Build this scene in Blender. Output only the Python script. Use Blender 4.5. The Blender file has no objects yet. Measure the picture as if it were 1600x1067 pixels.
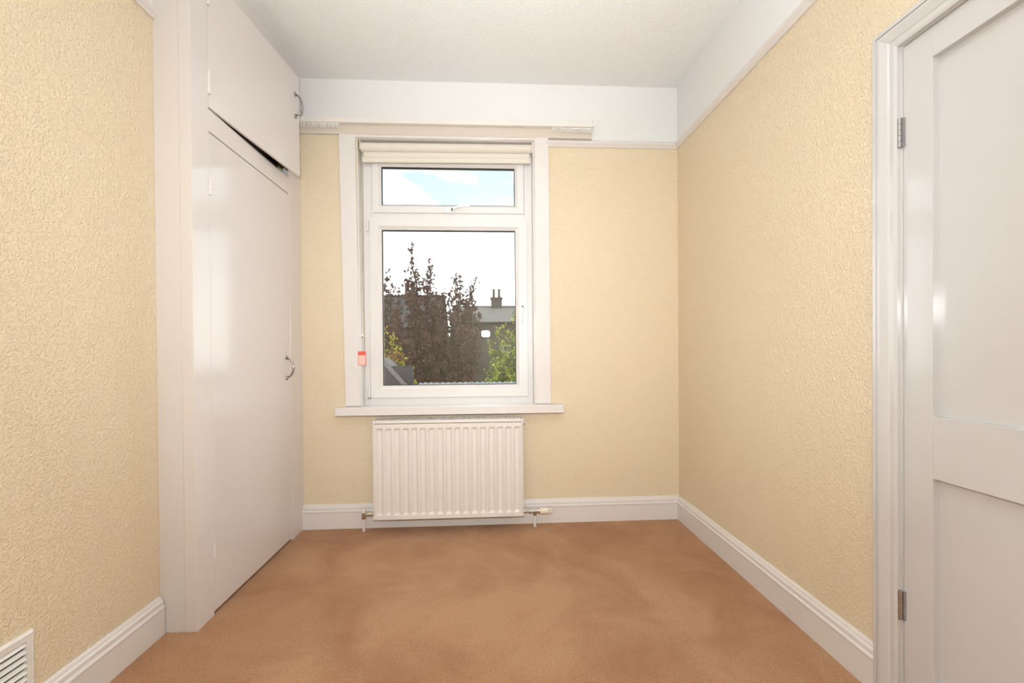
import bpy, math, random
from mathutils import Vector, Matrix
random.seed(7)
R = math.radians
sc = bpy.context.scene
C = sc.collection

# ------------------------------------------------------------------ camera
cam_d = bpy.data.cameras.new('camera')
cam = bpy.data.objects.new('camera', cam_d)
C.objects.link(cam)
cam_d.sensor_fit = 'HORIZONTAL'
cam_d.sensor_width = 36.0
cam_d.lens = 685.4 / 1600 * 36.0
cam_d.shift_y = 19.4 / 1600
cam_d.clip_start = 0.02
cam_d.clip_end = 600
right = Vector((0.99849935, -0.05424816, -0.0074952))
up = Vector((0.00785943, 0.00650384, 0.99994796))
fwd = Vector((0.05419659, 0.9985063, -0.00692044))
m = Matrix.Identity(4)
for i in range(3):
    m[i][0], m[i][1], m[i][2] = right[i], up[i], -fwd[i]
m[0][3], m[1][3], m[2][3] = -1.2388, -2.7984, 1.10
cam.matrix_world = m
sc.camera = cam

# ------------------------------------------------------------------ exposure
vs = sc.view_settings
vs.view_transform = 'Standard'
vs.look = 'None'
vs.exposure = 0.40
vs.gamma = 1.0
vs.use_curve_mapping = False

# ------------------------------------------------------------------ sky
world = bpy.data.worlds.new('sky')
sc.world = world
world.use_nodes = True
nt = world.node_tree
nt.nodes.clear()
wo = nt.nodes.new('ShaderNodeOutputWorld')
bg = nt.nodes.new('ShaderNodeBackground')
tc = nt.nodes.new('ShaderNodeTexCoord')
mp = nt.nodes.new('ShaderNodeMapping')
mp.inputs['Scale'].default_value = (1.0, 1.0, 2.2)
mp.inputs['Location'].default_value = (0.35, 0.1, 0.12)
nz = nt.nodes.new('ShaderNodeTexNoise')
nz.inputs['Scale'].default_value = 3.2
nz.inputs['Detail'].default_value = 6
nz.inputs['Roughness'].default_value = 0.55
cr = nt.nodes.new('ShaderNodeValToRGB')
cr.color_ramp.elements[0].position = 0.38
cr.color_ramp.elements[0].color = (0.27, 0.335, 0.37, 1)
cr.color_ramp.elements[1].position = 0.58
cr.color_ramp.elements[1].color = (1.0, 1.0, 1.0, 1)
nt.links.new(tc.outputs['Generated'], mp.inputs['Vector'])
nt.links.new(mp.outputs['Vector'], nz.inputs['Vector'])
# thin white haze towards the horizon
sx = nt.nodes.new('ShaderNodeSeparateXYZ')
hz = nt.nodes.new('ShaderNodeMapRange')
hz.inputs['From Min'].default_value = 0.02
hz.inputs['From Max'].default_value = 0.34
hz.inputs['To Min'].default_value = 0.16
hz.inputs['To Max'].default_value = -0.02
ad = nt.nodes.new('ShaderNodeMath')
nt.links.new(tc.outputs['Generated'], sx.inputs['Vector'])
nt.links.new(sx.outputs['Z'], hz.inputs['Value'])
nt.links.new(nz.outputs['Fac'], ad.inputs[0])
nt.links.new(hz.outputs['Result'], ad.inputs[1])
nt.links.new(ad.outputs['Value'], cr.inputs['Fac'])
nt.links.new(cr.outputs['Color'], bg.inputs['Color'])
bg.inputs['Strength'].default_value = 2.3
nt.links.new(bg.outputs['Background'], wo.inputs['Surface'])

# ------------------------------------------------------------------ sun and bounced flash
sd = bpy.data.lights.new('sun', 'SUN')
sd.energy = 2.6
sd.angle = R(0.6)
sd.color = (1.0, 0.94, 0.84)
so = bpy.data.objects.new('sun', sd)
C.objects.link(so)
so.rotation_euler = Vector((0.80, 0.06, -0.60)).to_track_quat('-Z', 'Y').to_euler()
so.location = (-30, 10, 30)

# the photographer's flash just above the camera: a forward beam, a part bounced off the ceiling
# and the spill of its diffuser dome
FLASH_AT = (-1.27, -2.88, 1.33)


def flash(name, kind, watts, aim=None, spread=180):
    d = bpy.data.lights.new(name, kind)
    d.energy = watts
    d.color = (0.90, 0.965, 1.0)
    if kind == 'AREA':
        d.shape = 'RECTANGLE'
        d.size, d.size_y = 0.10, 0.065
        d.spread = R(spread)
    else:
        d.shadow_soft_size = 0.042
    o = bpy.data.objects.new(name, d)
    C.objects.link(o)
    o.location = FLASH_AT
    if aim:
        o.rotation_euler = Vector(aim).to_track_quat('-Z', 'Y').to_euler()
    return o


flash('flash_beam', 'AREA', 10.0, (0.05, 0.97, 0.14), 100)
flash('flash_bounce', 'AREA', 21.0, (0.05, 0.40, 0.90), 90)
flash('flash_dome', 'POINT', 33.0)


# ================================================================== materials
def new_mat(name):
    mt = bpy.data.materials.new(name)
    mt.use_nodes = True
    return mt, mt.node_tree, mt.node_tree.nodes['Principled BSDF']


def paint(name, col, rough=0.4, bump=0.0, bscale=60.0, bdist=0.002, metal=0.0, var=0.0, spec=0.5, detail=2.0, coords='Object'):
    mt, t, b = new_mat(name)
    b.inputs['Base Color'].default_value = (*col, 1)
    b.inputs['Roughness'].default_value = rough
    b.inputs['Metallic'].default_value = metal
    b.inputs['Specular IOR Level'].default_value = spec
    co = t.nodes.new('ShaderNodeTexCoord')
    if bump > 0:
        n = t.nodes.new('ShaderNodeTexNoise')
        n.inputs['Scale'].default_value = bscale
        n.inputs['Detail'].default_value = detail
        bp = t.nodes.new('ShaderNodeBump')
        bp.inputs['Strength'].default_value = bump
        bp.inputs['Distance'].default_value = bdist
        t.links.new(co.outputs[coords], n.inputs['Vector'])
        t.links.new(n.outputs['Fac'], bp.inputs['Height'])
        t.links.new(bp.outputs['Normal'], b.inputs['Normal'])
    if var > 0:
        n2 = t.nodes.new('ShaderNodeTexNoise')
        n2.inputs['Scale'].default_value = 5
        n2.inputs['Detail'].default_value = 4
        t.links.new(co.outputs[coords], n2.inputs['Vector'])
        mx = t.nodes.new('ShaderNodeMix')
        mx.data_type = 'RGBA'
        mx.inputs['A'].default_value = (*[c * (1 - var) for c in col], 1)
        mx.inputs['B'].default_value = (*[min(1, c * (1 + var)) for c in col], 1)
        t.links.new(n2.outputs['Fac'], mx.inputs['Factor'])
        t.links.new(mx.outputs['Result'], b.inputs['Base Color'])
    return mt


def textured_paper(name, col, scale, strength, dist, rough=0.75, stretch=(1, 1, 1)):
    """painted textured wallpaper or stipple: raised blobs and squiggles"""
    mt, t, b = new_mat(name)
    b.inputs['Roughness'].default_value = rough
    b.inputs['Specular IOR Level'].default_value = 0.35
    co = t.nodes.new('ShaderNodeTexCoord')
    mp = t.nodes.new('ShaderNodeMapping')
    mp.inputs['Scale'].default_value = stretch
    t.links.new(co.outputs['Object'], mp.inputs['Vector'])
    n = t.nodes.new('ShaderNodeTexNoise')
    n.inputs['Scale'].default_value = scale
    n.inputs['Detail'].default_value = 2.5
    n.inputs['Distortion'].default_value = 0.8
    t.links.new(mp.outputs['Vector'], n.inputs['Vector'])
    r = t.nodes.new('ShaderNodeValToRGB')
    r.color_ramp.elements[0].position = 0.45
    r.color_ramp.elements[1].position = 0.70
    t.links.new(n.outputs['Fac'], r.inputs['Fac'])
    bp = t.nodes.new('ShaderNodeBump')
    bp.inputs['Strength'].default_value = strength
    bp.inputs['Distance'].default_value = dist
    t.links.new(r.outputs['Color'], bp.inputs['Height'])
    t.links.new(bp.outputs['Normal'], b.inputs['Normal'])
    n2 = t.nodes.new('ShaderNodeTexNoise')
    n2.inputs['Scale'].default_value = 1.7
    n2.inputs['Detail'].default_value = 3
    t.links.new(co.outputs['Object'], n2.inputs['Vector'])
    mx = t.nodes.new('ShaderNodeMix')
    mx.data_type = 'RGBA'
    mx.inputs['A'].default_value = (*[c * 0.975 for c in col], 1)
    mx.inputs['B'].default_value = (*[min(1, c * 1.02) for c in col], 1)
    t.links.new(n2.outputs['Fac'], mx.inputs['Factor'])
    t.links.new(mx.outputs['Result'], b.inputs['Base Color'])
    return mt


M = {}
M['cream'] = textured_paper('cream_wallpaper', (0.79, 0.665, 0.485), 110, 0.6, 0.0042, 0.6)
M['frieze'] = textured_paper('white_wallpaper', (0.80, 0.79, 0.785), 125, 0.3, 0.0025, 0.6)
M['ceiling'] = textured_paper('ceiling_stipple', (0.84, 0.835, 0.83), 110, 0.5, 0.004, 0.4)
M['gloss'] = paint('white_gloss_paint', (0.75, 0.71, 0.69), 0.22, 0.06, 35, 0.002)
M['doorpaint'] = paint('white_door_paint', (0.61, 0.59, 0.58), 0.13, 0.03, 9, 0.002, spec=0.8)
M['cuppaint'] = paint('white_cupboard_paint', (0.75, 0.70, 0.685), 0.12, 0.04, 9, 0.002, spec=0.6)
M['retpaint'] = paint('return_white_paint', (0.68, 0.63, 0.60), 0.3, 0.06, 25, 0.002)  # slightly darker, warmer white than the cupboard front, for the return panels
M['upvc'] = paint('white_window_plastic', (0.76, 0.73, 0.715), 0.3)
M['radpaint'] = paint('radiator_enamel', (0.77, 0.72, 0.675), 0.35)
M['blind'] = paint('cream_blind_fabric', (0.74, 0.69, 0.61), 0.8, 0.2, 400, 0.0005)
M['cream_plastic'] = paint('cream_plastic', (0.80, 0.74, 0.60), 0.4)
M['track'] = paint('ivory_track_plastic', (0.80, 0.765, 0.72), 0.4)
M['glider'] = paint('pale_glider_plastic', (0.90, 0.89, 0.86), 0.4)
M['batten'] = paint('cream_batten_paint', (0.66, 0.59, 0.51), 0.45)
M['handle_white'] = paint('white_handle_plastic', (0.88, 0.87, 0.85), 0.25)
M['chrome'] = paint('chrome', (0.62, 0.63, 0.64), 0.08, metal=1.0)
M['handle_chrome'] = paint('dark_reflecting_chrome', (0.42, 0.42, 0.43), 0.12, metal=1.0)
M['steel'] = paint('hinge_steel', (0.45, 0.45, 0.46), 0.35, metal=1.0, var=0.15)
M['brass'] = paint('dull_copper_pipe', (0.50, 0.42, 0.33), 0.4, metal=0.6)
M['dark'] = paint('black_rubber', (0.012, 0.012, 0.014), 0.6)
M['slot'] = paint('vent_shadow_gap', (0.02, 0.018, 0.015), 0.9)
M['vent'] = paint('vent_plastic', (0.78, 0.75, 0.72), 0.35)
M['red'] = paint('red_label_print', (0.80, 0.10, 0.06), 0.6)
M['label'] = paint('pale_label_card', (0.85, 0.55, 0.47), 0.6)
M['inside'] = paint('bare_cupboard_lining', (0.22, 0.16, 0.12), 0.9)
M['slate'] = paint('grey_slate', (0.035, 0.035, 0.038), 0.8, 0.5, 3, 0.05, var=0.3)
M['slate_light'] = paint('pale_grey_slate', (0.11, 0.108, 0.104), 0.8, 0.5, 3, 0.05, var=0.25)
M['dark_slate'] = paint('dark_wet_slate', (0.022, 0.023, 0.027), 0.7, 0.4, 8, 0.02, var=0.3)
M['verge'] = paint('grey_mortar_verge', (0.12, 0.117, 0.112), 0.9, var=0.2)
M['white_ext'] = paint('white_render', (0.40, 0.41, 0.43), 0.7)
M['win_dark'] = paint('dark_window_glass', (0.03, 0.035, 0.04), 0.1)
M['pot'] = paint('clay_chimney_pot', (0.06, 0.05, 0.05), 0.8)
M['bark'] = paint('tree_bark', (0.05, 0.04, 0.035), 0.9, 0.6, 30, 0.01)
M['grass'] = paint('garden_grass', (0.06, 0.09, 0.03), 0.9, var=0.4)
M['corrugated'] = paint('pale_roof_sheet', (0.16, 0.18, 0.19), 0.6, var=0.15)
M['timber'] = paint('grey_fence_timber', (0.16, 0.14, 0.12), 0.85, var=0.25)


def brick_mat():
    mt, t, b = new_mat('house_brick')
    co = t.nodes.new('ShaderNodeTexCoord')
    br = t.nodes.new('ShaderNodeTexBrick')
    br.inputs['Scale'].default_value = 5
    br.inputs['Color1'].default_value = (0.060, 0.032, 0.026, 1)
    br.inputs['Color2'].default_value = (0.085, 0.050, 0.040, 1)
    br.inputs['Mortar'].default_value = (0.07, 0.06, 0.055, 1)
    t.links.new(co.outputs['Object'], br.inputs['Vector'])
    t.links.new(br.outputs['Color'], b.inputs['Base Color'])
    b.inputs['Roughness'].default_value = 0.9
    return mt


M['brick'] = brick_mat()


def carpet_mat():
    mt, t, b = new_mat('tan_carpet')
    b.inputs['Roughness'].default_value = 1.0
    b.inputs['Specular IOR Level'].default_value = 0.1
    b.inputs['Sheen Weight'].default_value = 0.15
    co = t.nodes.new('ShaderNodeTexCoord')
    big = t.nodes.new('ShaderNodeTexNoise')
    big.inputs['Scale'].default_value = 2.6
    big.inputs['Detail'].default_value = 4
    big.inputs['Roughness'].default_value = 0.6
    big.inputs['Distortion'].default_value = 0.6
    t.links.new(co.outputs['Object'], big.inputs['Vector'])
    r1 = t.nodes.new('ShaderNodeValToRGB')
    r1.color_ramp.elements[0].position = 0.34
    r1.color_ramp.elements[0].color = (0.52, 0.252, 0.122, 1)
    r1.color_ramp.elements[1].position = 0.62
    r1.color_ramp.elements[1].color = (0.66, 0.370, 0.195, 1)
    t.links.new(big.outputs['Fac'], r1.inputs['Fac'])
    fine = t.nodes.new('ShaderNodeTexNoise')
    fine.inputs['Scale'].default_value = 210
    fine.inputs['Detail'].default_value = 3
    t.links.new(co.outputs['Object'], fine.inputs['Vector'])
    r2 = t.nodes.new('ShaderNodeValToRGB')
    r2.color_ramp.elements[0].position = 0.35
    r2.color_ramp.elements[0].color = (0.66, 0.64, 0.62, 1)
    r2.color_ramp.elements[1].position = 0.65
    r2.color_ramp.elements[1].color = (1, 1, 1, 1)
    t.links.new(fine.outputs['Fac'], r2.inputs['Fac'])
    mu = t.nodes.new('ShaderNodeMix')
    mu.data_type = 'RGBA'
    mu.blend_type = 'MULTIPLY'
    mu.inputs['Factor'].default_value = 1.0
    t.links.new(r1.outputs['Color'], mu.inputs['A'])
    t.links.new(r2.outputs['Color'], mu.inputs['B'])
    t.links.new(mu.outputs['Result'], b.inputs['Base Color'])
    bp = t.nodes.new('ShaderNodeBump')
    bp.inputs['Strength'].default_value = 1.0
    bp.inputs['Distance'].default_value = 0.008
    t.links.new(fine.outputs['Fac'], bp.inputs['Height'])
    t.links.new(bp.outputs['Normal'], b.inputs['Normal'])
    return mt


M['carpet'] = carpet_mat()


def leaf_mat(name, cols, scale=1.6):
    mt = bpy.data.materials.new(name)
    mt.use_nodes = True
    t = mt.node_tree
    t.nodes.clear()
    out = t.nodes.new('ShaderNodeOutputMaterial')
    co = t.nodes.new('ShaderNodeTexCoord')
    n = t.nodes.new('ShaderNodeTexNoise')
    n.inputs['Scale'].default_value = scale
    n.inputs['Detail'].default_value = 8
    n.inputs['Roughness'].default_value = 0.8
    t.links.new(co.outputs['Object'], n.inputs['Vector'])
    r = t.nodes.new('ShaderNodeValToRGB')
    els = r.color_ramp.elements
    while len(els) < len(cols):
        els.new(0.5)
    for k, c in enumerate(cols):
        els[k].position = 0.30 + 0.40 * k / (len(cols) - 1)
        els[k].color = (*c, 1)
    t.links.new(n.outputs['Fac'], r.inputs['Fac'])
    d = t.nodes.new('ShaderNodeBsdfDiffuse')
    tr = t.nodes.new('ShaderNodeBsdfTranslucent')
    mx = t.nodes.new('ShaderNodeMixShader')
    mx.inputs['Fac'].default_value = 0.35
    t.links.new(r.outputs['Color'], d.inputs['Color'])
    t.links.new(r.outputs['Color'], tr.inputs['Color'])
    t.links.new(d.outputs['BSDF'], mx.inputs[1])
    t.links.new(tr.outputs['BSDF'], mx.inputs[2])
    t.links.new(mx.outputs['Shader'], out.inputs['Surface'])
    return mt


M['leaf_copper'] = leaf_mat('copper_leaves', [(0.026, 0.026, 0.028), (0.048, 0.043, 0.044), (0.16, 0.085, 0.08), (0.070, 0.068, 0.042)], 3.0)
M['leaf_yellow'] = leaf_mat('yellow_green_leaves', [(0.10, 0.13, 0.02), (0.42, 0.42, 0.04), (0.20, 0.07, 0.05), (0.62, 0.52, 0.07)], 3.0)
M['leaf_green'] = leaf_mat('fresh_green_leaves', [(0.03, 0.05, 0.015), (0.10, 0.16, 0.03), (0.40, 0.48, 0.08), (0.06, 0.09, 0.03)], 3.4)


def glass_mat():
    mt = bpy.data.materials.new('window_glass')
    mt.use_nodes = True
    t = mt.node_tree
    t.nodes.clear()
    out = t.nodes.new('ShaderNodeOutputMaterial')
    tr = t.nodes.new('ShaderNodeBsdfTransparent')
    tr.inputs['Color'].default_value = (0.97, 0.985, 0.98, 1)
    gl = t.nodes.new('ShaderNodeBsdfGlossy')
    gl.inputs['Roughness'].default_value = 0.0
    lw = t.nodes.new('ShaderNodeLayerWeight')
    lw.inputs['Blend'].default_value = 0.5
    pw = t.nodes.new('ShaderNodeMath')
    pw.operation = 'POWER'
    pw.inputs[1].default_value = 4.0
    t.links.new(lw.outputs['Facing'], pw.inputs[0])
    ml = t.nodes.new('ShaderNodeMath')
    ml.operation = 'MULTIPLY_ADD'
    ml.inputs[1].default_value = 0.6
    ml.inputs[2].default_value = 0.055
    t.links.new(pw.outputs[0], ml.inputs[0])
    mx = t.nodes.new('ShaderNodeMixShader')
    t.links.new(ml.outputs[0], mx.inputs['Fac'])
    t.links.new(tr.outputs['BSDF'], mx.inputs[1])
    t.links.new(gl.outputs['BSDF'], mx.inputs[2])
    t.links.new(mx.outputs['Shader'], out.inputs['Surface'])
    return mt


M['glass'] = glass_mat()


# ================================================================== mesh helpers
class MB:
    def __init__(self):
        self.v, self.f, self.mi = [], [], []

    def add(self, vs, fs, mi=0):
        o = len(self.v)
        self.v += [tuple(p) for p in vs]
        for f in fs:
            self.f.append(tuple(o + i for i in f))
            self.mi.append(mi)
        return self

    def box(self, x0, x1, y0, y1, z0, z1, mi=0):
        vs = [(x, y, z) for x in (x0, x1) for y in (y0, y1) for z in (z0, z1)]
        fs = [(0, 1, 3, 2), (4, 6, 7, 5), (0, 4, 5, 1), (2, 3, 7, 6), (0, 2, 6, 4), (1, 5, 7, 3)]
        return self.add(vs, fs, mi)

    def quadbox(self, q, axis, a, b):
        """prism of a polygon q (2-D) along an axis from a to b"""
        n = len(q)

        def P3(p, t):
            return {'x': (t, p[0], p[1]), 'y': (p[0], t, p[1]), 'z': (p[0], p[1], t)}[axis]
        vs = [P3(p, a) for p in q] + [P3(p, b) for p in q]
        fs = [tuple(range(n))[::-1], tuple(range(n, 2 * n))]
        fs += [(i, (i + 1) % n, n + (i + 1) % n, n + i) for i in range(n)]
        return self.add(vs, fs)

    def tube(self, pts, r, seg=10, caps=True):
        pts = [Vector(p) for p in pts]
        rs = r if isinstance(r, (list, tuple)) else [r] * len(pts)
        rings = []
        ref = None
        for i, p in enumerate(pts):
            d = (pts[min(i + 1, len(pts) - 1)] - pts[max(i - 1, 0)]).normalized()
            if ref is None:
                ref = Vector((0, 0, 1)) if abs(d.z) < 0.9 else Vector((1, 0, 0))
            a = d.cross(ref)
            if a.length < 1e-5:
                a = d.cross(Vector((0, 1, 0)))
            a.normalize()
            b = d.cross(a).normalized()
            ref = a.cross(d)
            rings.append([p + a * rs[i] * math.cos(2 * math.pi * k / seg) + b * rs[i] * math.sin(2 * math.pi * k / seg) for k in range(seg)])
        vs = [p for g in rings for p in g]
        fs = []
        for i in range(len(pts) - 1):
            for k in range(seg):
                k2 = (k + 1) % seg
                fs.append((i * seg + k, i * seg + k2, (i + 1) * seg + k2, (i + 1) * seg + k))
        if caps:
            fs.append(tuple(range(seg))[::-1])
            fs.append(tuple((len(pts) - 1) * seg + k for k in range(seg)))
        return self.add(vs, fs)

    def ring(self, a0, a1, b0, b1, prof, plane='xz'):
        """mitred frame: prof is a closed list of (inset, depth) swept round a rectangle"""
        vs = []
        for ins, d in prof:
            for (a, b) in ((a0 + ins, b0 + ins), (a1 - ins, b0 + ins), (a1 - ins, b1 - ins), (a0 + ins, b1 - ins)):
                vs.append((a, d, b) if plane == 'xz' else (d, a, b))
        n = len(prof)
        fs = []
        for i in range(n):
            j = (i + 1) % n
            for k in range(4):
                k2 = (k + 1) % 4
                fs.append((i * 4 + k, i * 4 + k2, j * 4 + k2, j * 4 + k))
        return self.add(vs, fs)

    def build(self, name, mat, parent=None, smooth=False, bevel=0.0, recalc=True):
        me = bpy.data.meshes.new(name)
        me.from_pydata(self.v, [], self.f)
        mats = mat if isinstance(mat, (list, tuple)) else [mat]
        for q in mats:
            me.materials.append(M[q])
        if len(mats) > 1:
            me.polygons.foreach_set('material_index', self.mi)
        if recalc:
            import bmesh
            bm = bmesh.new()
            bm.from_mesh(me)
            bmesh.ops.recalc_face_normals(bm, faces=bm.faces)
            bm.to_mesh(me)
            bm.free()
        if smooth:
            me.polygons.foreach_set('use_smooth', [True] * len(me.polygons))
        o = bpy.data.objects.new(name, me)
        C.objects.link(o)
        if parent is not None:
            o.parent = parent
            o.matrix_parent_inverse = Matrix.Translation(parent.location).inverted() if not parent.parent else (Matrix.Translation(parent.parent.location) @ parent.matrix_parent_inverse @ Matrix.Translation(parent.location)).inverted()
        if bevel > 0:
            b = o.modifiers.new('bevel', 'BEVEL')
            b.width = bevel
            b.segments = 2
            b.limit_method = 'ANGLE'
            b.angle_limit = R(40)
        return o


def empty(name, loc, label, cat=None, kind=None, group=None):
    o = bpy.data.objects.new(name, None)
    o.empty_display_size = 0.1
    C.objects.link(o)
    o.location = loc
    tag(o, label, cat, kind, group)
    return o


def tag(o, label=None, cat=None, kind=None, group=None):
    for k, v in (('label', label), ('category', cat), ('kind', kind), ('group', group)):
        if v:
            o[k] = v
    return o


def hwall(name, polys, mat, label, cat='wall', **kw):
    mb = MB()
    for b in polys:
        mb.box(*b[:6], mi=b[6] if len(b) > 6 else 0)
    return tag(mb.build(name, mat, **kw), label, cat, 'structure')


# ================================================================== room shell
H = 2.80          # ceiling
XL = -2.535       # left wall
XC = -2.395       # cupboard front
YR = -1.007       # cupboard return
YF = -3.75        # wall behind the camera
ZR = 2.42         # paint line behind the picture rail
# window opening in the back wall
WX0, WX1, WZ0, WZ1 = -2.046, -0.937, 0.745, 2.445
TH = 0.27
tag(MB().box(XL - 0.15, 0.15, YF - 0.15, TH, -0.12, 0.0).build('floor', 'carpet'), 'tan cut-pile carpet covering the whole floor', 'floor', 'structure')
tag(MB().box(XL - 0.15, 0.15, YF - 0.15, TH, H, H + 0.12).build('ceiling', 'ceiling'), 'off-white stippled ceiling', 'ceiling', 'structure')
hwall('wall_back', [
    (XL - 0.15, WX0, 0, TH, 0, ZR + 0.03), (WX1, 0.15, 0, TH, 0, ZR), (WX0, WX1, 0, TH, 0, WZ0),
    (XL - 0.15, WX0, 0, TH, ZR + 0.03, H, 1), (WX1, 0.15, 0, TH, ZR, H, 1), (WX0, WX1, 0, TH, WZ1, H, 1)],
    ['cream', 'frieze'], 'cream textured wall around the window with a white band above')
# right wall with the door opening
DY0, DY1, DZ = -2.325, -1.543, 2.003
hwall('wall_right', [
    (0, 0.15, DY1, 0, 0, ZR), (0, 0.15, YF, DY0, 0, ZR), (0, 0.15, DY0, DY1, DZ, ZR), (0, 0.15, YF, 0, ZR, H, 1)],
    ['cream', 'frieze'], 'cream textured right-hand wall with a white band above')
hwall('wall_left', [
    (XL - 0.15, XL, YF, 0, 0, ZR), (XL - 0.15, XL, YF, 0, ZR, H, 1)],
    ['cream', 'frieze'], 'cream textured left-hand wall beside the cupboard')
hwall('wall_front', [
    (XL - 0.15, 0.15, YF - 0.15, YF, 0, ZR), (XL - 0.15, 0.15, YF - 0.15, YF, ZR, H, 1)],
    ['cream', 'frieze'], 'cream wall facing the window')

# ---- baseboards: profile (distance from wall, height)
BP = [(0, 0), (0.021, 0), (0.021, 0.100), (0.024, 0.104), (0.024, 0.110), (0.017, 0.114), (0.016, 0.119),
      (0.0175, 0.124), (0.0165, 0.131), (0.011, 0.137), (0.011, 0.140), (0.008, 0.146), (0.004, 0.149), (0, 0.149)]


def run_y(prof, wallx, sgn, ya, yb, name, mat):
    """moulding along y: sgn=+1 projects to +x from wallx"""
    return MB().quadbox([(wallx + sgn * d, z) for d, z in prof], 'y', ya, yb), name, mat


def mould_y(name, prof, wallx, sgn, ya, yb, mat, mitre_b=0):
    """sweep along y from ya to yb; mitre_b: at end yb shorten by mitre_b * projection"""
    mb = MB()
    n = len(prof)
    vs = [(wallx + sgn * d, ya, z) for d, z in prof] + [(wallx + sgn * d, yb - mitre_b * d, z) for d, z in prof]
    fs = [tuple(range(n)), tuple(range(n, 2 * n))] + [(i, (i + 1) % n, n + (i + 1) % n, n + i) for i in range(n)]
    mb.add(vs, fs)
    return mb.build(name, mat)


def mould_x(name, prof, wally, xa, xb, mat, mitre_b=0):
    mb = MB()
    n = len(prof)
    vs = [(xa, wally - d, z) for d, z in prof] + [(xb - mitre_b * d, wally - d, z) for d, z in prof]
    fs = [tuple(range(n)), tuple(range(n, 2 * n))] + [(i, (i + 1) % n, n + (i + 1) % n, n + i) for i in range(n)]
    mb.add(vs, fs)
    return mb.build(name, mat)


tag(mould_x('baseboard_back', BP, 0, XC, 0, 'gloss', 1), 'white moulded baseboard behind the radiator', 'baseboard', 'structure')
tag(mould_y('baseboard_right', BP, 0, -1, -1.478, 0, 'gloss', 1), 'white moulded baseboard along the right-hand wall', 'baseboard', 'structure')
tag(mould_y('baseboard_left', BP, XL, 1, YF, YR - 0.006, 'gloss'), 'white moulded baseboard along the left-hand wall up to the cupboard', 'baseboard', 'structure')

# ---- picture rails
PR = [(0, 2.402), (0.010, 2.402), (0.013, 2.407), (0.010, 2.411), (0.020, 2.419), (0.026, 2.426), (0.026, 2.432), (0.019, 2.436), (0.010, 2.444), (0, 2.444)]
tag(mould_x('trim_1', PR, 0, -0.864, 0, 'gloss', 1), 'white picture rail on the window wall, right of the window', 'picture rail', 'structure')
tag(mould_y('trim_2', PR, 0, -1, YF, 0, 'gloss', 1), 'white picture rail running along the right-hand wall', 'picture rail', 'structure')
tag(mould_y('trim_3', PR, XL, 1, YF, YR, 'gloss'), 'white picture rail at the top of the left-hand wall', 'picture rail', 'structure')

# ================================================================== window
win = empty('window_1', (-1.49, 0.0, 0.745), 'white plastic window with a fanlight over a large casement', 'window', 'structure')
# lining boards of the reveal
lin = MB()
lin.quadbox([(WX0, WZ0), (-2.030, WZ0), (-2.044, WZ1), (WX0 - 0.001, WZ1)], 'y', -0.002, 0.075)
lin.build('reveal_lining', 'gloss', win)
MB().box(WX1 - 0.008, WX1, -0.002, 0.075, WZ0, WZ1).build('reveal_lining', 'gloss', win)
MB().box(-2.044, WX1 - 0.008, -0.002, 0.075, WZ1 - 0.012, WZ1).build('reveal_lining', 'gloss', win)
# flat architraves (the left one leans a little)
a = MB()
a.quadbox([(-2.127, 0.762), (-2.038, 0.762), (-2.054, 2.452), (-2.153, 2.452)], 'y', -0.020, 0.0)
a.build('architrave', 'gloss', win, bevel=0.002)
a = MB()
a.quadbox([(-0.939, 0.762), (-0.841, 0.762), (-0.846, 2.452), (-0.935, 2.452)], 'y', -0.020, 0.0)
a.build('architrave', 'gloss', win, bevel=0.002)
MB().box(-2.056, -0.930, -0.016, 0.0, 2.436, 2.456).build('architrave', 'gloss', win, bevel=0.001)
MB().box(-2.176, -0.768, -0.075, 0.065, 0.709, 0.760).build('window_sill', 'gloss', win, bevel=0.004)
# main plastic frame
FX0, FX1, FZ0, FZ1 = -2.030, -0.948, 0.760, 2.432
MB().ring(FX0, FX1, FZ0, FZ1, [(0, 0.072), (0.046, 0.072), (0.052, 0.078), (0.062, 0.078), (0.062, 0.135), (0, 0.135)]).build('window_frame', 'upvc', win)
tr = MB()
tr.quadbox([(0.072, 1.930), (0.072, 2.020), (0.078, 2.026), (0.135, 2.026), (0.135, 1.924), (0.078, 1.924)], 'x', FX0 + 0.05, FX1 - 0.05)
tr.build('transom', 'upvc', win)


def sash(name, x0, x1, z0, z1, gx0, gx1, gz0, gz1, yf, label):
    s = empty(name, (0, 0, 0), None)
    s.parent = win
    s.matrix_parent_inverse = Matrix.Translation(win.location).inverted()
    s['label'] = label
    # the sash profile with uneven widths per side
    prof = [(0.0, yf + 0.006), (0.03, yf), (0.72, yf), (0.80, yf + 0.006), (1.0, yf + 0.018), (1.0, yf + 0.06), (0.0, yf + 0.06)]
    mb = MB()
    vs = []
    for t, d in prof:
        ax0, ax1 = x0 + (gx0 - x0) * t, x1 + (gx1 - x1) * t
        az0, az1 = z0 + (gz0 - z0) * t, z1 + (gz1 - z1) * t
        vs += [(ax0, d, az0), (ax1, d, az0), (ax1, d, az1), (ax0, d, az1)]
    n = len(prof)
    fs = []
    for i in range(n):
        j = (i + 1) % n
        for k in range(4):
            fs.append((i * 4 + k, i * 4 + (k + 1) % 4, j * 4 + (k + 1) % 4, j * 4 + k))
    mb.add(vs, fs)

    def sub(b, nm, mt, **kw):
        o = b.build(nm, mt, **kw)
        o.parent = s
        return o
    sub(mb, 'sash_frame', 'upvc')
    g = MB().ring(gx0 - 0.001, gx1 + 0.001, gz0 - 0.001, gz1 + 0.001, [(0, yf + 0.019), (0.005, yf + 0.021), (0.005, yf + 0.04), (0, yf + 0.04)])
    sub(g, 'gasket', 'dark')
    sub(MB().box(gx0, gx1, yf + 0.024, yf + 0.036, gz0, gz1), 'pane', 'glass')
    return s, sub


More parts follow.
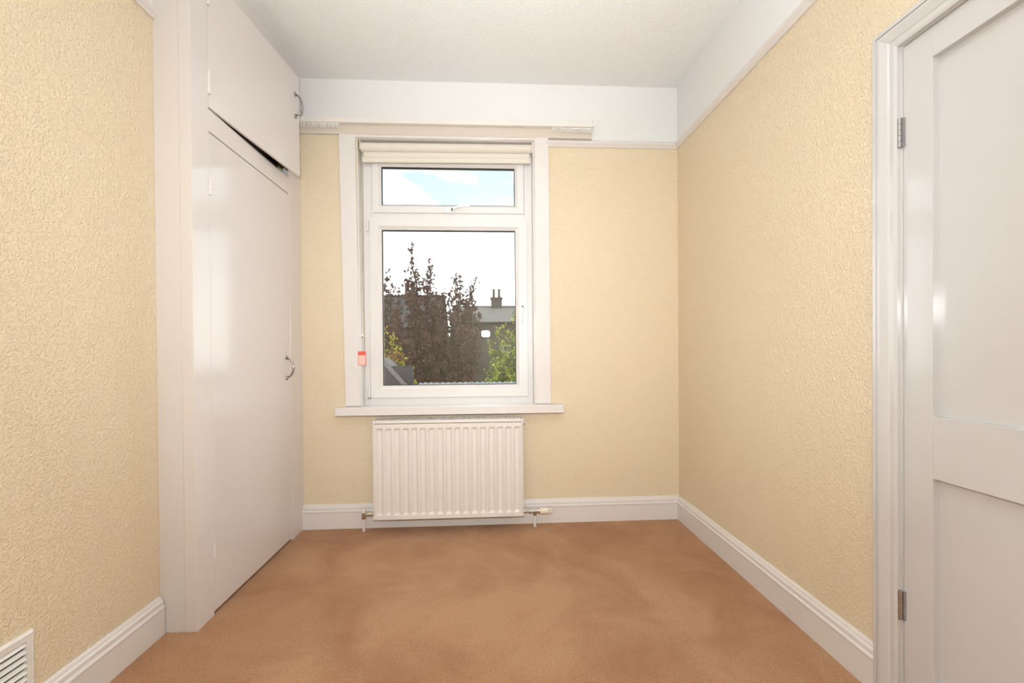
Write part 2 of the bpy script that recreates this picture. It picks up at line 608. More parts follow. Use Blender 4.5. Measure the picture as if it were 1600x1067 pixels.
s1, sub1 = sash('fanlight', -1.968, -1.000, 1.992, 2.345, -1.917, -1.058, 2.046, 2.292, 0.058, 'shallow top-hung opening light')
s2, sub2 = sash('casement', -1.992, -0.978, 0.803, 1.957, -1.917, -1.056, 0.881, 1.885, 0.054, 'large side-hung opening casement')


def cockspur(cx, cz, horiz):
    b = MB()
    if horiz:
        b.box(cx - 0.045, cx + 0.012, 0.046, 0.058, cz - 0.011, cz + 0.011)
        b.tube([(cx - 0.005, 0.048, cz), (cx, 0.026, cz + 0.002), (cx + 0.012, 0.020, cz + 0.010), (cx + 0.05, 0.018, cz + 0.022), (cx + 0.115, 0.020, cz + 0.024)], [0.009, 0.010, 0.009, 0.008, 0.006], 8)
    else:
        b.box(cx - 0.011, cx + 0.011, 0.042, 0.054, cz - 0.015, cz + 0.04)
        b.tube([(cx, 0.046, cz + 0.01), (cx, 0.022, cz + 0.008), (cx - 0.002, 0.016, cz - 0.008), (cx - 0.006, 0.014, cz - 0.05), (cx - 0.008, 0.016, cz - 0.105)], [0.010, 0.011, 0.010, 0.009, 0.006], 8)
    return b


sub1(cockspur(-1.462, 2.003, True), 'handle', 'handle_white', bevel=0.002)
sub1(MB().tube([(-1.462, 0.024, 2.003), (-1.462, 0.008, 2.003)], 0.005, 10), 'lock_button', 'dark')
sub2(cockspur(-1.016, 1.375, False), 'handle', 'handle_white', bevel=0.002)
sub2(MB().tube([(-1.016, 0.022, 1.385), (-1.016, 0.008, 1.385)], 0.005, 10), 'lock_button', 'dark')
for zz in (1.905, 0.845):
    sub2(MB().tube([(-2.001, 0.056, zz - 0.034), (-2.001, 0.056, zz + 0.034)], 0.0075, 10), 'hinge', 'upvc')
sub2(MB().box(-2.012, -1.992, 0.052, 0.066, 0.798, 0.810), 'hinge_pin', 'steel')

# ================================================================== roller blind
rb = empty('roller_blind', (-1.49, 0.03, 2.40), 'cream roller blind rolled up at the head of the window', 'blind')
MB().tube([(-2.028, 0.032, 2.395), (-0.952, 0.032, 2.400)], 0.0285, 24).build('fabric_roll', 'blind', rb, smooth=False)
MB().quadbox([(-2.018, 2.330), (-0.962, 2.336), (-0.962, 2.386), (-2.018, 2.382)], 'y', 0.0355, 0.0375).build('fabric_flap', 'blind', rb)
bb = MB()
vs = []
for x, dz in ((-2.022, 0.0), (-0.958, 0.008)):
    vs += [(x, y, z + dz) for y, z in ((0.046, 2.300), (0.030, 2.300), (0.026, 2.306), (0.026, 2.328), (0.032, 2.336), (0.046, 2.336))]
bb.add(vs, [tuple(range(6)), tuple(range(6, 12))] + [(i, (i + 1) % 6, 6 + (i + 1) % 6, 6 + i) for i in range(6)])
bb.build('bottom_bar', 'blind', rb)
for x0, x1 in ((-2.036, -2.030), (-0.951, -0.945)):
    MB().box(x0, x1, 0.008, 0.068, 2.372, 2.433).build('end_bracket', 'cream_plastic', rb, bevel=0.002)
# bead chain loop, hanging in the left reveal
ch = MB()


def bead(p, r):
    ch.add([(p[0] + r, p[1], p[2]), (p[0] - r, p[1], p[2]), (p[0], p[1] + r, p[2]), (p[0], p[1] - r, p[2]), (p[0], p[1], p[2] + r), (p[0], p[1], p[2] - r)],
           [(0, 2, 4), (2, 1, 4), (1, 3, 4), (3, 0, 4), (2, 0, 5), (1, 2, 5), (3, 1, 5), (0, 3, 5)])


chain_pts = []
N = 190
for k in range(N):
    t = k / (N - 1)
    chain_pts.append((-2.022 + 0.003 * t, 0.016 - 0.010 * t, 2.405 - 1.195 * t))
for k in range(N):
    t = k / (N - 1)
    sway = 0.012 * math.sin(math.pi * min(1, t * 1.05)) ** 2
    chain_pts.append((-2.020 - sway * 0.3, -0.004 + 0.020 * t - sway * 1.6, 1.21 + 1.195 * t))
for p in chain_pts:
    bead(p, 0.0026)
ch.tube(chain_pts[:N:10], 0.0009, 5)
ch.tube(chain_pts[N::10], 0.0009, 5)
ch.build('bead_chain', 'cream_plastic', rb)
MB().box(-2.030, -2.014, -0.012, 0.004, 1.188, 1.212).build('chain_cleat', 'cream_plastic', rb, bevel=0.003)
MB().tube([(-2.022, -0.010, 1.195), (-2.022, -0.016, 1.192)], 0.0035, 8).build('cleat_screw', 'dark', rb)
# warning label on the chain
lab = empty('warning_label', (-2.022, -0.023, 1.016), 'small red and white warning card at the left edge of the window', 'label')
MB().quadbox([(-2.046, 1.018), (-1.999, 1.016), (-2.000, 1.104), (-2.047, 1.104)], 'y', -0.0235, -0.022).build('card', 'red', lab)
MB().quadbox([(-2.043, 1.021), (-2.002, 1.019), (-2.003, 1.080), (-2.044, 1.080)], 'y', -0.0243, -0.0236).build('print_panel', 'label', lab)

# ================================================================== curtain track
ct = empty('curtain_track', (-1.47, -0.02, 2.45), 'long ivory curtain track on a batten above the window', 'curtain track')
MB().quadbox([(-2.392, 2.452), (-0.564, 2.450), (-0.564, 2.534), (-2.392, 2.540)], 'y', -0.020, 0.0).build('batten', 'batten', ct, bevel=0.002)
MB().quadbox([(-2.392, 2.508), (-0.564, 2.510), (-0.564, 2.540), (-2.392, 2.541)], 'y', -0.052, -0.021).build('rail', 'track', ct, bevel=0.002)
MB().box(-0.566, -0.562, -0.054, -0.018, 2.508, 2.550).build('end_stop', 'track', ct)
g0 = None


def glider(x, tilt):
    global g0
    if g0 is None:
        b = MB()
        b.box(-0.0028, 0.0028, -0.004, 0.004, -0.006, 0.004)
        ring = [(0.0, 0.0065 * math.cos(q), -0.014 + 0.0095 * math.sin(q)) for q in [2 * math.pi * k / 10 for k in range(11)]]
        b.tube(ring, 0.0016, 5, caps=False)
        g0 = b.build('glider', 'glider', ct)
        o = g0
        o.matrix_parent_inverse = Matrix.Translation(ct.location).inverted()
    else:
        o = g0.copy()
        C.objects.link(o)
    o.location = (x, -0.040, 2.504)
    o.rotation_euler = (0, tilt, random.uniform(0.2, 1.2))


x = -2.372
for k in range(22):
    glider(x, random.uniform(-0.15, 0.15))
    x += 0.010 if k > 6 else random.choice((0.009, 0.012, 0.016))
x = -0.570
for k in range(22):
    glider(x, random.uniform(-0.15, 0.15))
    x -= 0.0105 if k < 13 else random.choice((0.010, 0.014, 0.020))

# ================================================================== radiator
rad = empty('radiator', (-1.48, -0.09, 0.0), 'white panel radiator with vertical flutes under the window sill', 'radiator')
X0, X1, Z0, Z1, YFR = -1.933, -1.029, 0.091, 0.688, -0.140
# fluted front panel as a height field
ng = 17
pitch = 0.0515
gx = X0 + 0.5 * (X1 - X0) - pitch * ng / 2
xs = [X0 + 0.010]
lev = [0]
for k in range(ng):
    c = gx + pitch * (k + 0.5)
    for dx, l in ((-0.0215, 0), (-0.0105, 1), (0.0105, 1), (0.0215, 0)):
        xs.append(c + dx)
        lev.append(l)
xs.append(X1 - 0.010)
lev.append(0)
zs = [Z0 + 0.002, Z0 + 0.026, Z0 + 0.040, Z1 - 0.062, Z1 - 0.046, Z1 - 0.022]
zl = [0, 0, 1, 1, 0, 0]
fp = MB()
vs = [(xx, YFR + 0.0105 * lx * lz, zz) for xx, lx in zip(xs, lev) for zz, lz in zip(zs, zl)]
nz_ = len(zs)
fs = [(i * nz_ + j, (i + 1) * nz_ + j, (i + 1) * nz_ + j + 1, i * nz_ + j + 1) for i in range(len(xs) - 1) for j in range(nz_ - 1)]
fp.add(vs, fs)
fp.box(X0 + 0.010, X1 - 0.010, YFR + 0.012, YFR + 0.030, Z0 + 0.002, Z1 - 0.022)
fp.box(X0 + 0.010, X1 - 0.010, YFR, YFR + 0.012, Z1 - 0.0225, Z1 - 0.0215)
fp.box(X0 + 0.010, X1 - 0.010, YFR, YFR + 0.012, Z0 + 0.0015, Z0 + 0.0025)
fp.build('front_panel', 'radpaint', rad, recalc=True)
for xa, xb in ((X0, X0 + 0.009), (X1 - 0.009, X1)):
    MB().box(xa, xb, YFR + 0.002, -0.040, Z0, Z1).build('side_panel', 'radpaint', rad, bevel=0.002)
MB().box(X0 + 0.009, X1 - 0.009, YFR, YFR + 0.006, Z1 - 0.018, Z1 - 0.004).build('top_strip', 'radpaint', rad, bevel=0.0015)
MB().box(X0 + 0.012, X1 - 0.012, -0.052, -0.042, Z0 + 0.01, Z1 - 0.01).build('rear_panel', 'radpaint', rad)
gr = MB()
n = 56
for k in range(n):
    c = X0 + 0.018 + (X1 - X0 - 0.036) * (k + 0.5) / n
    gr.box(c - 0.0042, c + 0.0042, YFR + 0.008, -0.044, Z1 - 0.001, Z1 + 0.0015)
gr.box(X0 + 0.009, X1 - 0.009, YFR + 0.006, YFR + 0.010, Z1 - 0.008, Z1 - 0.002)
gr.box(X0 + 0.009, X1 - 0.009, -0.046, -0.040, Z1 - 0.008, Z1 - 0.001)
gr.build('top_grille', 'radpaint', rad)
MB().tube([(X1, -0.10, 0.655), (X1 + 0.012, -0.10, 0.655)], 0.007, 10).build('bleed_valve', 'steel', rad)
# left lockshield valve
lv = MB()
lv.tube([(X0 + 0.002, -0.09, 0.113), (X0 - 0.020, -0.09, 0.113)], 0.010, 12)
lv.tube([(X0 - 0.018, -0.09, 0.113), (X0 - 0.045, -0.09, 0.113)], 0.014, 6)
lv.tube([(X0 - 0.040, -0.09, 0.113), (X0 - 0.070, -0.09, 0.108)], 0.010, 12)
lv.tube([(X0 - 0.070, -0.09, 0.085), (X0 - 0.070, -0.09, 0.122)], 0.013, 12)
lv.build('lockshield_valve', 'chrome', rad)
MB().tube([(X0 - 0.070, -0.09, 0.122), (X0 - 0.070, -0.09, 0.150)], [0.013, 0.011], 12).build('valve_cap', 'upvc', rad)
MB().tube([(X0 - 0.070, -0.09, 0.0), (X0 - 0.070, -0.09, 0.086)], 0.0085, 12).build('pipe', 'gloss', rad)
MB().tube([(X0 - 0.070, -0.09, 0.0), (X0 - 0.070, -0.09, 0.012)], 0.012, 12).build('pipe_collar', 'brass', rad)
# right thermostatic valve
rv = MB()
rv.tube([(X1 - 0.002, -0.09, 0.104), (X1 + 0.022, -0.09, 0.104)], 0.0095, 12)
rv.tube([(X1 + 0.020, -0.09, 0.104), (X1 + 0.036, -0.09, 0.104)], 0.005, 12)
rv.tube([(X1 + 0.034, -0.09, 0.104), (X1 + 0.048, -0.09, 0.104)], 0.014, 6)
rv.tube([(X1 + 0.046, -0.09, 0.104), (X1 + 0.094, -0.09, 0.104)], 0.010, 12)
rv.tube([(X1 + 0.090, -0.09, 0.104), (X1 + 0.104, -0.09, 0.104)], 0.016, 16)
rv.tube([(X1 + 0.072, -0.09, 0.104), (X1 + 0.072, -0.09, 0.078)], 0.012, 12)
rv.build('thermostatic_valve', 'chrome', rad)
hd = MB()
hd.tube([(X1 + 0.103, -0.09, 0.104), (X1 + 0.108, -0.09, 0.104), (X1 + 0.150, -0.09, 0.104)], [0.018, 0.020, 0.019], 16)
for k in range(6):
    q = 2 * math.pi * k / 6
    cy, cz = -0.09 + 0.0125 * math.cos(q), 0.104 + 0.0125 * math.sin(q)
    hd.tube([(X1 + 0.149, cy, cz), (X1 + 0.178, cy, cz)], [0.0055, 0.005], 6)
hd.build('valve_head', 'cream_plastic', rad)
MB().tube([(X1 + 0.150, -0.09, 0.104), (X1 + 0.170, -0.09, 0.104)], 0.008, 10).build('valve_core', 'dark', rad)
MB().tube([(X1 + 0.072, -0.09, 0.0), (X1 + 0.072, -0.09, 0.080)], 0.0085, 12).build('pipe', 'gloss', rad)
MB().tube([(X1 + 0.072, -0.09, 0.0), (X1 + 0.072, -0.09, 0.012)], 0.012, 12).build('pipe_collar', 'brass', rad)

# ================================================================== built-in cupboard
cup = empty('built_in_cupboard', (-2.45, -0.5, 0.0), 'white built-in cupboard with a tall door and an upper door standing ajar', 'cupboard')
HY, LY = -0.897, -0.168       # hinge line and latch line of the doors
T = 0.030


def cbox(nm, x0, x1, y0, y1, z0, z1, mt='cuppaint', **kw):
    return MB().box(x0, x1, y0, y1, z0, z1).build(nm, mt, cup, **kw)


cbox('face_stile', XC - T, XC, YR, HY - 0.002, 0.0, H)
cbox('face_stile', XC - T, XC, LY + 0.003, -0.001, 0.0, H)
cbox('face_rail', XC - T, XC, HY - 0.002, LY + 0.003, 2.026, 2.118)
cbox('face_rail', XC - T, XC, HY - 0.002, LY + 0.003, 2.698, H)
cbox('edge_strip', XC - 0.004, XC + 0.0015, -0.160, -0.150, 0.0, 2.10)
cbox('return_panel', XL, -2.440, YR, YR + 0.02, 0.0, H, 'retpaint', bevel=0.001)
cbox('return_panel', -2.4388, XC - 0.0002, YR - 0.0015, YR + 0.02, 0.0, H, 'retpaint', bevel=0.001)
cbox('shelf', XL, XC - T - 0.001, YR + 0.02, -0.001, 2.070, 2.088, 'inside')
cbox('lining', XL + 0.0005, XL + 0.004, YR + 0.02, -0.001, 0.0, H, 'inside')
# tall lower door
ld = MB().box(XC - 0.020, XC, HY + 0.0005, LY - 0.0005, 0.015, 2.020).build('lower_door', 'cuppaint', cup, bevel=0.0008)


def bow_handle(base_pts, out, parent, lean):
    """D-shaped bow handle between two points with round rosettes"""
    p0, p1 = Vector(base_pts[0]), Vector(base_pts[1])
    o = Vector(out)
    pts, rs = [], []
    for k in range(15):
        t = k / 14
        pts.append(p0.lerp(p1, 0.05 + 0.9 * t) + o * 0.036 * (math.sin(math.pi * t) ** 0.55) + o * 0.003)
        rs.append(0.0046 + 0.0014 * math.sin(math.pi * t))
    b = MB()
    b.tube(pts, rs, 10)
    for p in (p0.lerp(p1, 0.03), p0.lerp(p1, 0.97)):
        b.tube([p, p + o * 0.004, p + o * 0.007], [0.0135, 0.0125, 0.007], 14)
    return b


def child_build(b, name, mat, parent_obj, **kw):
    o = b.build(name, mat, **kw)
    o.parent = parent_obj
    o.matrix_parent_inverse = Matrix.Identity(4)
    # parent keeps its mesh in world coordinates, only offset by its own parent inverse
    return o


hb = bow_handle([(XC, -0.214, 1.075), (XC, -0.214, 0.950)], (1, 0, 0), ld, 0)
child_build(hb, 'handle', 'handle_chrome', ld, smooth=True)
for z in (1.793, 0.272):
    child_build(MB().tube([(XC + 0.003, HY - 0.001, z - 0.032), (XC + 0.003, HY - 0.001, z - 0.012)], 0.0055, 10)
                .tube([(XC + 0.003, HY - 0.001, z - 0.011), (XC + 0.003, HY - 0.001, z + 0.011)], 0.0055, 10)
                .tube([(XC + 0.003, HY - 0.001, z + 0.012), (XC + 0.003, HY - 0.001, z + 0.032)], 0.0055, 10), 'hinge', 'cuppaint', ld)
# upper door, hinged on its near edge and ajar
ang = R(5.2)
hinge = Vector((XC + 0.001, HY + 0.001, 0))


def swing(p):
    d = Vector(p) - hinge
    c, s = math.cos(ang), math.sin(ang)
    return Vector((hinge.x + d.x * c + d.y * s, hinge.y - d.x * s + d.y * c, p[2]))


def swing_mb(b):
    b.v = [tuple(swing(p)) for p in b.v]
    return b


ud = swing_mb(MB().box(XC - 0.013, XC, HY + 0.001, HY + 0.735, 2.126, 2.700)).build('upper_door', 'cuppaint', cup, bevel=0.0008)
hb = swing_mb(bow_handle([(XC, HY + 0.690, 2.585), (XC, HY + 0.690, 2.450)], (1, 0, 0), ud, 0))
child_build(hb, 'handle', 'handle_chrome', ud, smooth=True)
for z in (2.230, 2.600):
    child_build(MB().tube([(XC + 0.004, HY - 0.001, z - 0.050), (XC + 0.004, HY - 0.001, z + 0.050)], 0.006, 10), 'hinge', 'cuppaint', ud)

# ================================================================== door in the right wall
dr = empty('door_1', (0.02, -1.93, 0.0), 'white two-panel door with steel hinges in the right-hand wall', 'door', 'structure')
# lining
for (y0, y1, z0, z1) in ((DY1 - 0.004, DY1 + 0.022, 0, DZ + 0.01), (DY0 - 0.022, DY0 + 0.004, 0, DZ + 0.01), (DY0, DY1, DZ - 0.004, DZ + 0.02)):
    MB().box(0.0005, 0.149, y0, y1, z0, z1).build('door_lining', 'gloss', dr)
# architrave: moulded profile (distance out from opening, projection)
AP = [(0.0, 0.0), (0.0, 0.012), (0.008, 0.015), (0.022, 0.015), (0.026, 0.018), (0.048, 0.024), (0.056, 0.024), (0.057, 0.014), (0.059, 0.026), (0.070, 0.026), (0.073, 0.020), (0.073, 0.0)]
ia, ib, iz = DY0 + 0.003, DY1 - 0.003, DZ - 0.003
nA = len(AP)
for part in ('hinge', 'head', 'latch'):
    vs = []
    for d, pr in AP:
        if part == 'hinge':
            e = ((ib + d, 0.0), (ib + d, iz + d))
        elif part == 'latch':
            e = ((ia - d, 0.0), (ia - d, iz + d))
        else:
            e = ((ia - d, iz + d), (ib + d, iz + d))
        vs.append([(-pr, e[0][0], e[0][1]), (-pr, e[1][0], e[1][1])])
    flat = [q[0] for q in vs] + [q[1] for q in vs]
    mb = MB().add(flat, [tuple(range(nA)), tuple(range(nA, 2 * nA))] + [(i, (i + 1) % nA, nA + (i + 1) % nA, nA + i) for i in range(nA)])
    mb.build('architrave', 'doorpaint', dr)
# leaf
LYA, LYB, LZ0, LZ1 = DY0 + 0.007, DY1 - 0.007, 0.008, DZ - 0.008
XF = 0.004
leaf = empty('door_leaf', (0.02, -1.93, 0.0), None)
leaf.parent = dr
leaf.matrix_parent_inverse = Matrix.Translation(dr.location).inverted()


def lbox(nm, y0, y1, z0, z1, x0=XF, x1=XF + 0.044, **kw):
    b = MB().box(x0, x1, y0, y1, z0, z1)
    o = b.build(nm, 'doorpaint', **kw)
    o.parent = leaf
    o.matrix_parent_inverse = Matrix.Translation(leaf.location).inverted()
    return o


ST = 0.086
lbox('stile', LYB - ST, LYB, LZ0, LZ1, bevel=0.0012)
lbox('stile', LYA, LYA + ST, LZ0, LZ1, bevel=0.0012)
for z0, z1 in ((1.911, LZ1), (0.732, 0.907), (LZ0, 0.158)):
    lbox('rail', LYA + ST, LYB - ST, z0, z1, x0=XF + 0.0002, bevel=0.0012)
for z0, z1 in ((0.907, 1.911), (0.158, 0.732)):
    lbox('panel', LYA + ST - 0.004, LYB - ST + 0.004, z0 - 0.004, z1 + 0.004, x0=XF + 0.020, x1=XF + 0.030)
for zc in (1.741, 0.327):
    b = MB()
    xk, yk = -0.006, DY1 - 0.0045
    for k in range(5):
        za = zc - 0.043 + k * 0.0172
        b.tube([(xk, yk, za + 0.0006), (xk, yk, za + 0.0166)], 0.0062, 12)
    b.tube([(xk, yk, zc - 0.045), (xk, yk, zc + 0.045)], 0.004, 10)
    b.box(xk + 0.002, XF + 0.002, yk - 0.010, yk - 0.0045, zc - 0.043, zc + 0.043)
    b.build('hinge', 'steel', dr)
# lever handle on the latch side
b = MB().box(-0.006, XF, LYA + 0.025, LYA + 0.065, 0.92, 1.08)
b.tube([(-0.004, LYA + 0.045, 1.02), (-0.045, LYA + 0.045, 1.02), (-0.050, LYA + 0.055, 1.02), (-0.048, LYA + 0.15, 1.02)], 0.008, 10)
b.build('door_handle', 'chrome', dr, bevel=0.001)

# ================================================================== wall vent
vt = empty('wall_vent', (XL, -1.60, 0.172), 'white louvred air vent low on the left-hand wall', 'vent')
VY0, VY1, VZ0, VZ1 = -1.722, -1.492, 0.168, 0.326
MB().ring(VY0, VY1, VZ0, VZ1, [(0, XL), (0, XL + 0.006), (0.006, XL + 0.012), (0.0075, XL + 0.010), (0.022, XL + 0.010), (0.022, XL)], 'yz').build('frame', 'vent', vt)
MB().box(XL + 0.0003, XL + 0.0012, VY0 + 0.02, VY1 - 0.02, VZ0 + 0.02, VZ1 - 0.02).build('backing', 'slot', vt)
z = VZ1 - 0.031
while z > VZ0 + 0.024:
    b = MB()
    ya, yb = VY0 + 0.0215, VY1 - 0.0215
    q = [(XL + 0.0022, z + 0.0046), (XL + 0.0034, z + 0.0058), (XL + 0.0118, z - 0.0036), (XL + 0.0105, z - 0.0050)]
    vs = [(px, y, pz) for y in (ya, yb) for px, pz in q]
    b.add(vs, [(0, 1, 2, 3), (7, 6, 5, 4), (0, 4, 5, 1), (1, 5, 6, 2), (2, 6, 7, 3), (3, 7, 4, 0)])
    b.build('slat', 'vent', vt)
    z -= 0.0190

# ================================================================== outside
GZ = -2.9
tag(MB().box(-80, 80, TH + 0.02, 120, GZ - 0.2, GZ).build('ground', 'grass'), 'garden ground below the window', 'ground', 'structure')


def leaf(b, p, size):
    u = Vector((random.gauss(0, 1), random.gauss(0, 1), random.gauss(0, 1))).normalized()
    w = u.orthogonal().normalized()
    w = (w + u.cross(w) * random.uniform(-1, 1)).normalized()
    l = size * random.uniform(0.6, 1.25)
    b.add([p - u * l, p + w * l * 0.6, p + u * l, p - w * l * 0.6], [(0, 1, 2, 3)])


def plant(name, label, cat, base, tips, trunk_r, leafm, twigs, twig_len, per_twig, size, start=0.15):
    """trunk forking into one long branch for each tip; short leafy twigs leave each branch"""
    t = empty(name, base, label, cat)
    tr_, lb = MB(), MB()
    bz = Vector(base)
    fork = bz + Vector((0, 0, (max(p[2] for p in tips) - base[2]) * 0.28))
    tr_.tube([bz, bz.lerp(fork, 0.5) + Vector((0.03, 0, 0)), fork], [trunk_r, trunk_r * 0.85, trunk_r * 0.75], 8)
    for tip in tips:
        e = Vector(tip)
        pts = []
        for k in range(9):
            q = k / 8
            out = Vector((e.x - fork.x, e.y - fork.y, 0)) * (0.22 * math.sin(math.pi * q))
            jit = Vector((random.gauss(0, 0.05), random.gauss(0, 0.05), 0)) * (0 if k in (0, 8) else 1)
            pts.append(fork.lerp(e, q) + out + jit)
        tr_.tube(pts, [trunk_r * 0.40 * (1 - 0.92 * k / 8) + 0.005 for k in range(9)], 6)
        for n in range(twigs):
            f = start + (1 - start) * (n + random.random()) / twigs
            k = min(7, int(f * 8))
            p0 = pts[k].lerp(pts[k + 1], f * 8 - k)
            d = (pts[k + 1] - pts[k]).normalized()
            side = Vector((random.gauss(0, 1), random.gauss(0, 1), random.gauss(0, 0.5))).normalized()
            ln = twig_len * (1.0 - 0.80 * f ** 1.5) * random.uniform(0.5, 1.3)
            p1 = p0 + (d * random.uniform(0.3, 0.9) + side).normalized() * ln
            tr_.tube([p0, p1], [0.006, 0.003], 3, caps=False)
            m_ = max(3, int(per_twig * ln / twig_len) + 2)
            for q in range(m_):
                a_ = random.uniform(0.15, 1.05)
                jit = Vector((random.gauss(0, 1), random.gauss(0, 1), random.gauss(0, 1))) * 0.045
                leaf(lb, p0.lerp(p1, a_) + jit, size)
    tr_.build('trunk', 'bark', t)
    f = lb.build('foliage', leafm, t, recalc=False)
    f['kind'] = 'stuff'
    return t


Y = 13.2
tips = [(-3.965, Y, 4.95), (-3.85, Y + .1, 4.0), (-3.31, Y - .2, 4.40), (-3.45, Y + .2, 4.0), (-3.60, Y + .3, 3.75), (-4.15, Y + .3, 3.65), (-4.02, Y, 3.9), (-2.36, Y, 3.85), (-2.25, Y, 3.75), (-2.60, Y + .2, 3.35),
        (-2.85, Y, 3.25), (-2.05, Y, 3.1), (-1.68, Y, 3.70), (-1.85, Y - .1, 3.35), (-1.95, Y - .3, 2.9), (-1.55, Y + .2, 2.5), (-2.9, Y - .2, 3.0), (-3.15, Y + .5, 3.3), (-3.9, Y - .6, 3.2), (-4.5, Y - .4, 2.6),
        (-4.4, Y, 1.6), (-3.6, Y - .8, 2.8), (-2.9, Y - .9, 2.5), (-2.4, Y - .9, 2.3), (-1.8, Y - .7, 1.8), (-2.1, Y - .9, 1.3), (-3.3, Y - 1.0, 1.7), (-4.0, Y - .9, 1.4), (-1.7, Y, 1.0), (-2.6, Y - 1, 1.0), (-3.0, Y - 1, 0.6), (-3.8, Y - 1, 0.6), (-2.1, Y - .8, 0.5)]
plant('copper_leaved_tree', 'dark copper-leaved tree filling the left of the window view', 'tree', (-2.9, Y, GZ), tips, 0.16, 'leaf_copper', 62, 0.62, 13, 0.070)
tips = [(-5.15, 14.6, 4.25), (-5.35, 14.7, 3.9), (-4.95, 14.5, 3.75), (-4.7, 14.6, 3.6), (-5.7, 14.5, 3.6), (-5.3, 14.2, 3.0), (-4.8, 14.0, 2.6), (-5.8, 14.2, 2.6), (-4.95, 14.0, 2.0)]
plant('copper_leaved_tree', 'copper-leaved tree cut off by the left edge of the window view', 'tree', (-5.2, 14.6, GZ), tips, 0.10, 'leaf_copper', 60, 0.55, 12, 0.070)
Y = 9.6
tips = [(-4.15, Y, 1.75), (-3.9, Y - .2, 1.6), (-3.75, Y, 1.25), (-3.6, Y - .1, 0.95), (-4.3, Y + .2, 1.5), (-3.45, Y, 0.6), (-3.9, Y - .4, 0.7), (-4.2, Y - .3, 0.5), (-3.3, Y - .2, 0.25)]
plant('yellow_leaved_shrub', 'yellow-green shrub at the lower left of the window view', 'shrub', (-3.9, Y, GZ), tips, 0.07, 'leaf_yellow', 44, 0.45, 11, 0.055)
Y = 11.2
tips = [(-0.45, Y, 2.35), (-0.7, Y, 2.0), (-0.95, Y, 1.85), (-0.25, Y + .2, 2.2), (-1.15, Y, 1.45), (-0.85, Y - .3, 1.2), (-0.45, Y - .4, 1.5), (-0.2, Y - .2, 1.2), (-0.6, Y - .4, 0.6), (-1.0, Y - .2, 0.5), (-0.3, Y - .4, 0.3), (-1.25, Y, 0.2)]
plant('green_leaved_tree', 'bright green tree at the right edge of the window view', 'tree', (-0.6, Y, GZ), tips, 0.09, 'leaf_green', 34, 0.55, 11, 0.060)


def house(name, label, x0, x1, y0, depth, eave, ridge, roofm, stacks, wins, wallm='brick'):
    h = empty(name, ((x0 + x1) / 2, y0, GZ), label, 'house')
    ym = y0 + depth / 2
    MB().quadbox([(y0, GZ), (y0 + depth, GZ), (y0 + depth, eave), (ym, ridge - 0.15), (y0, eave)], 'x', x0, x1).build('walls', wallm, h)
    rf = MB()
    o = 0.35
    sl = (ridge - eave) / (depth / 2)
    rf.quadbox([(y0 - o, eave - o * sl), (ym, ridge), (y0 + depth + o, eave - o * sl), (y0 + depth + o, eave - o * sl + 0.15), (ym, ridge + 0.17), (y0 - o, eave - o * sl + 0.15)], 'x', x0 - 0.15, x1 + 0.15)
    r_ = rf.build('roof', roofm, h)
    MB().tube([(x0 - 0.15, ym, ridge + 0.17), (x1 + 0.15, ym, ridge + 0.17)], 0.10, 8).build('ridge_tiles', 'slate', h)
    MB().tube([(x0 - 0.15, y0 - o - 0.05, eave - o * sl + 0.02), (x1 + 0.15, y0 - o - 0.05, eave - o * sl + 0.02)], 0.07, 8).build('gutter', 'dark', h)
    for (sx, w, ht, npots) in stacks:
        c = MB().box(sx - w / 2, sx + w / 2, ym - 0.45, ym + 0.45, ridge - 0.6, ridge + ht).box(sx - w / 2 - 0.08, sx + w / 2 + 0.08, ym - 0.53, ym + 0.53, ridge + ht, ridge + ht + 0.18)
        c.build('chimney_stack', 'brick', h)
        for k in range(npots):
            px = sx + (k - (npots - 1) / 2) * 0.62
            MB().tube([(px, ym, ridge + ht + 0.17), (px, ym, ridge + ht + 0.45), (px, ym, ridge + ht + 1.05), (px, ym, ridge + ht + 1.15)], [0.20, 0.15, 0.15, 0.19], 10).build('chimney_pot', 'pot', h)
    for (wx, wz, ww, wh) in wins:
        f = MB().ring(wx - ww / 2, wx + ww / 2, wz, wz + wh, [(0, y0 - 0.05), (0.10, y0 - 0.05), (0.10, y0 + 0.02), (0, y0 + 0.02)])
        f.box(wx - ww / 2, wx + ww / 2, y0 - 0.04, y0 + 0.01, wz + wh * 0.5 - 0.05, wz + wh * 0.5 + 0.05)
        fo_ = f.build('window', 'white_ext', h)
        MB().box(wx - ww / 2 + 0.08, wx + ww / 2 - 0.08, y0 - 0.02, y0 - 0.005, wz + 0.08, wz + wh - 0.08).build('window_glass', 'win_dark', h)
    return h


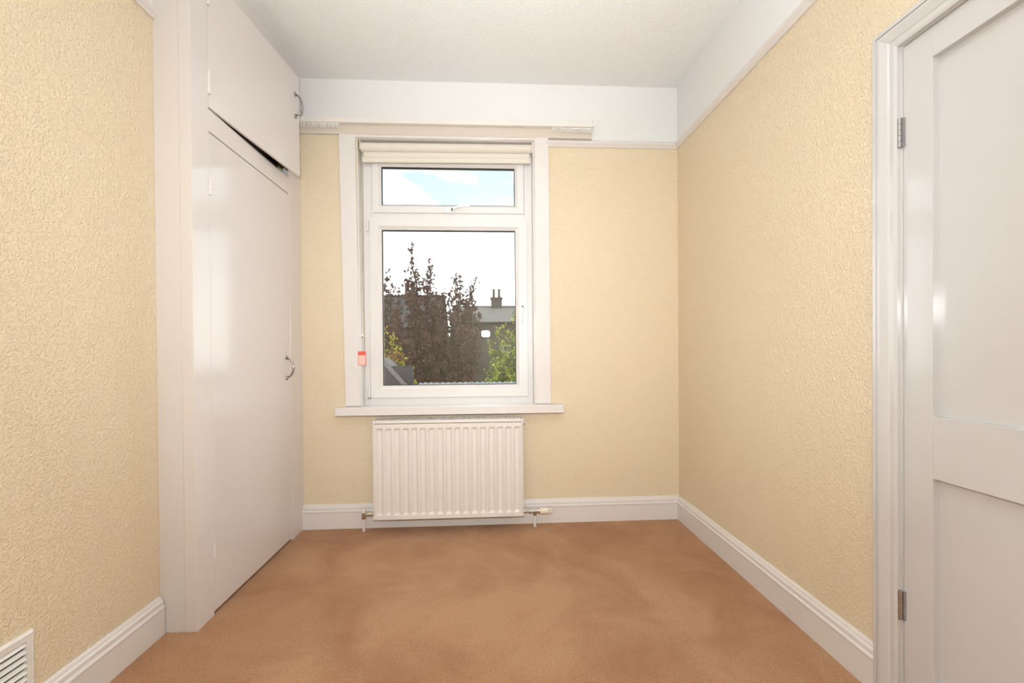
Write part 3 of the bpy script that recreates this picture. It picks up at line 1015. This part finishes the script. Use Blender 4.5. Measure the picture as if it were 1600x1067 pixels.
house('terraced_house', 'brick house with a pale grey roof and chimney at the right of the window view', -5.0, 9.0, 44.0, 7.0, 4.25, 6.0, 'slate_light',
      [(-0.25, 1.25, 1.0, 2)], [(0.75, 0.2, 0.9, 1.5), (3.8, 0.4, 1.1, 1.6), (-3.2, 0.4, 1.1, 1.6)])
house('terraced_house', 'dark slate-roofed house behind the copper tree', -17.0, -5.55, 37.0, 7.0, 3.4, 6.35, 'slate',
      [(-8.85, 1.3, 0.1, 2)], [(-8.0, 0.2, 1.1, 1.6), (-11.0, 0.2, 1.1, 1.6), (-6.8, -2.2, 1.1, 1.6), (-10.0, -2.2, 1.1, 1.6)])

# outbuilding with a pitched slate roof, lower left of the view
ob = empty('outbuilding', (-4.1, 6.5, GZ), 'dark slate-roofed outbuilding at the bottom left of the window view', 'outbuilding')
MB().box(-5.4, -2.72, 6.0, 6.95, GZ, 0.05).build('walls', 'brick', ob)
MB().quadbox([(-3.33, 0.82), (-2.64, 0.02), (-2.60, 0.10), (-3.33, 0.92), (-5.5, 0.92), (-5.5, 0.82)], 'y', 5.95, 7.0).build('roof', 'dark_slate', ob)
MB().quadbox([(-3.36, 0.925), (-2.60, 0.085), (-2.54, 0.13), (-3.30, 0.985)], 'y', 5.90, 6.45).build('verge', 'verge', ob)
MB().box(-5.45, -2.72, 5.94, 6.0, GZ, 0.82).build('gable_cladding', 'dark_slate', ob)

# lean-to with a ribbed sheet roof along the bottom of the view
lt = empty('lean_to_shelter', (-1.6, 5.4, GZ), 'lean-to with pale ribbed roof sheets along the bottom of the window view', 'shelter')
for k in range(7):
    xa = -2.55 + k * 0.33
    b = MB()
    vs = []
    for yy, zz in ((4.9, 0.36), (5.7, 0.50)):
        for j in range(13):
            vs.append((xa + 0.32 * j / 12, yy, zz + 0.012 * math.cos(2 * math.pi * j / 4)))
    b.add(vs + [(p[0], p[1], p[2] - 0.012) for p in vs],
          [(j, j + 1, 14 + j, 13 + j) for j in range(12)] + [(26 + j, 39 + j, 40 + j, 27 + j) for j in range(12)] +
          [(j, 26 + j, 27 + j, j + 1) for j in range(12)] + [(13 + j, 14 + j, 40 + j, 39 + j) for j in range(12)])
    b.build('roof_sheet', 'corrugated', lt)
MB().box(-2.55, -0.25, 4.95, 5.0, GZ, 0.33).build('wall', 'timber', lt)
MB().box(-2.55, -0.25, 5.62, 5.68, GZ, 0.46).build('wall', 'timber', lt)
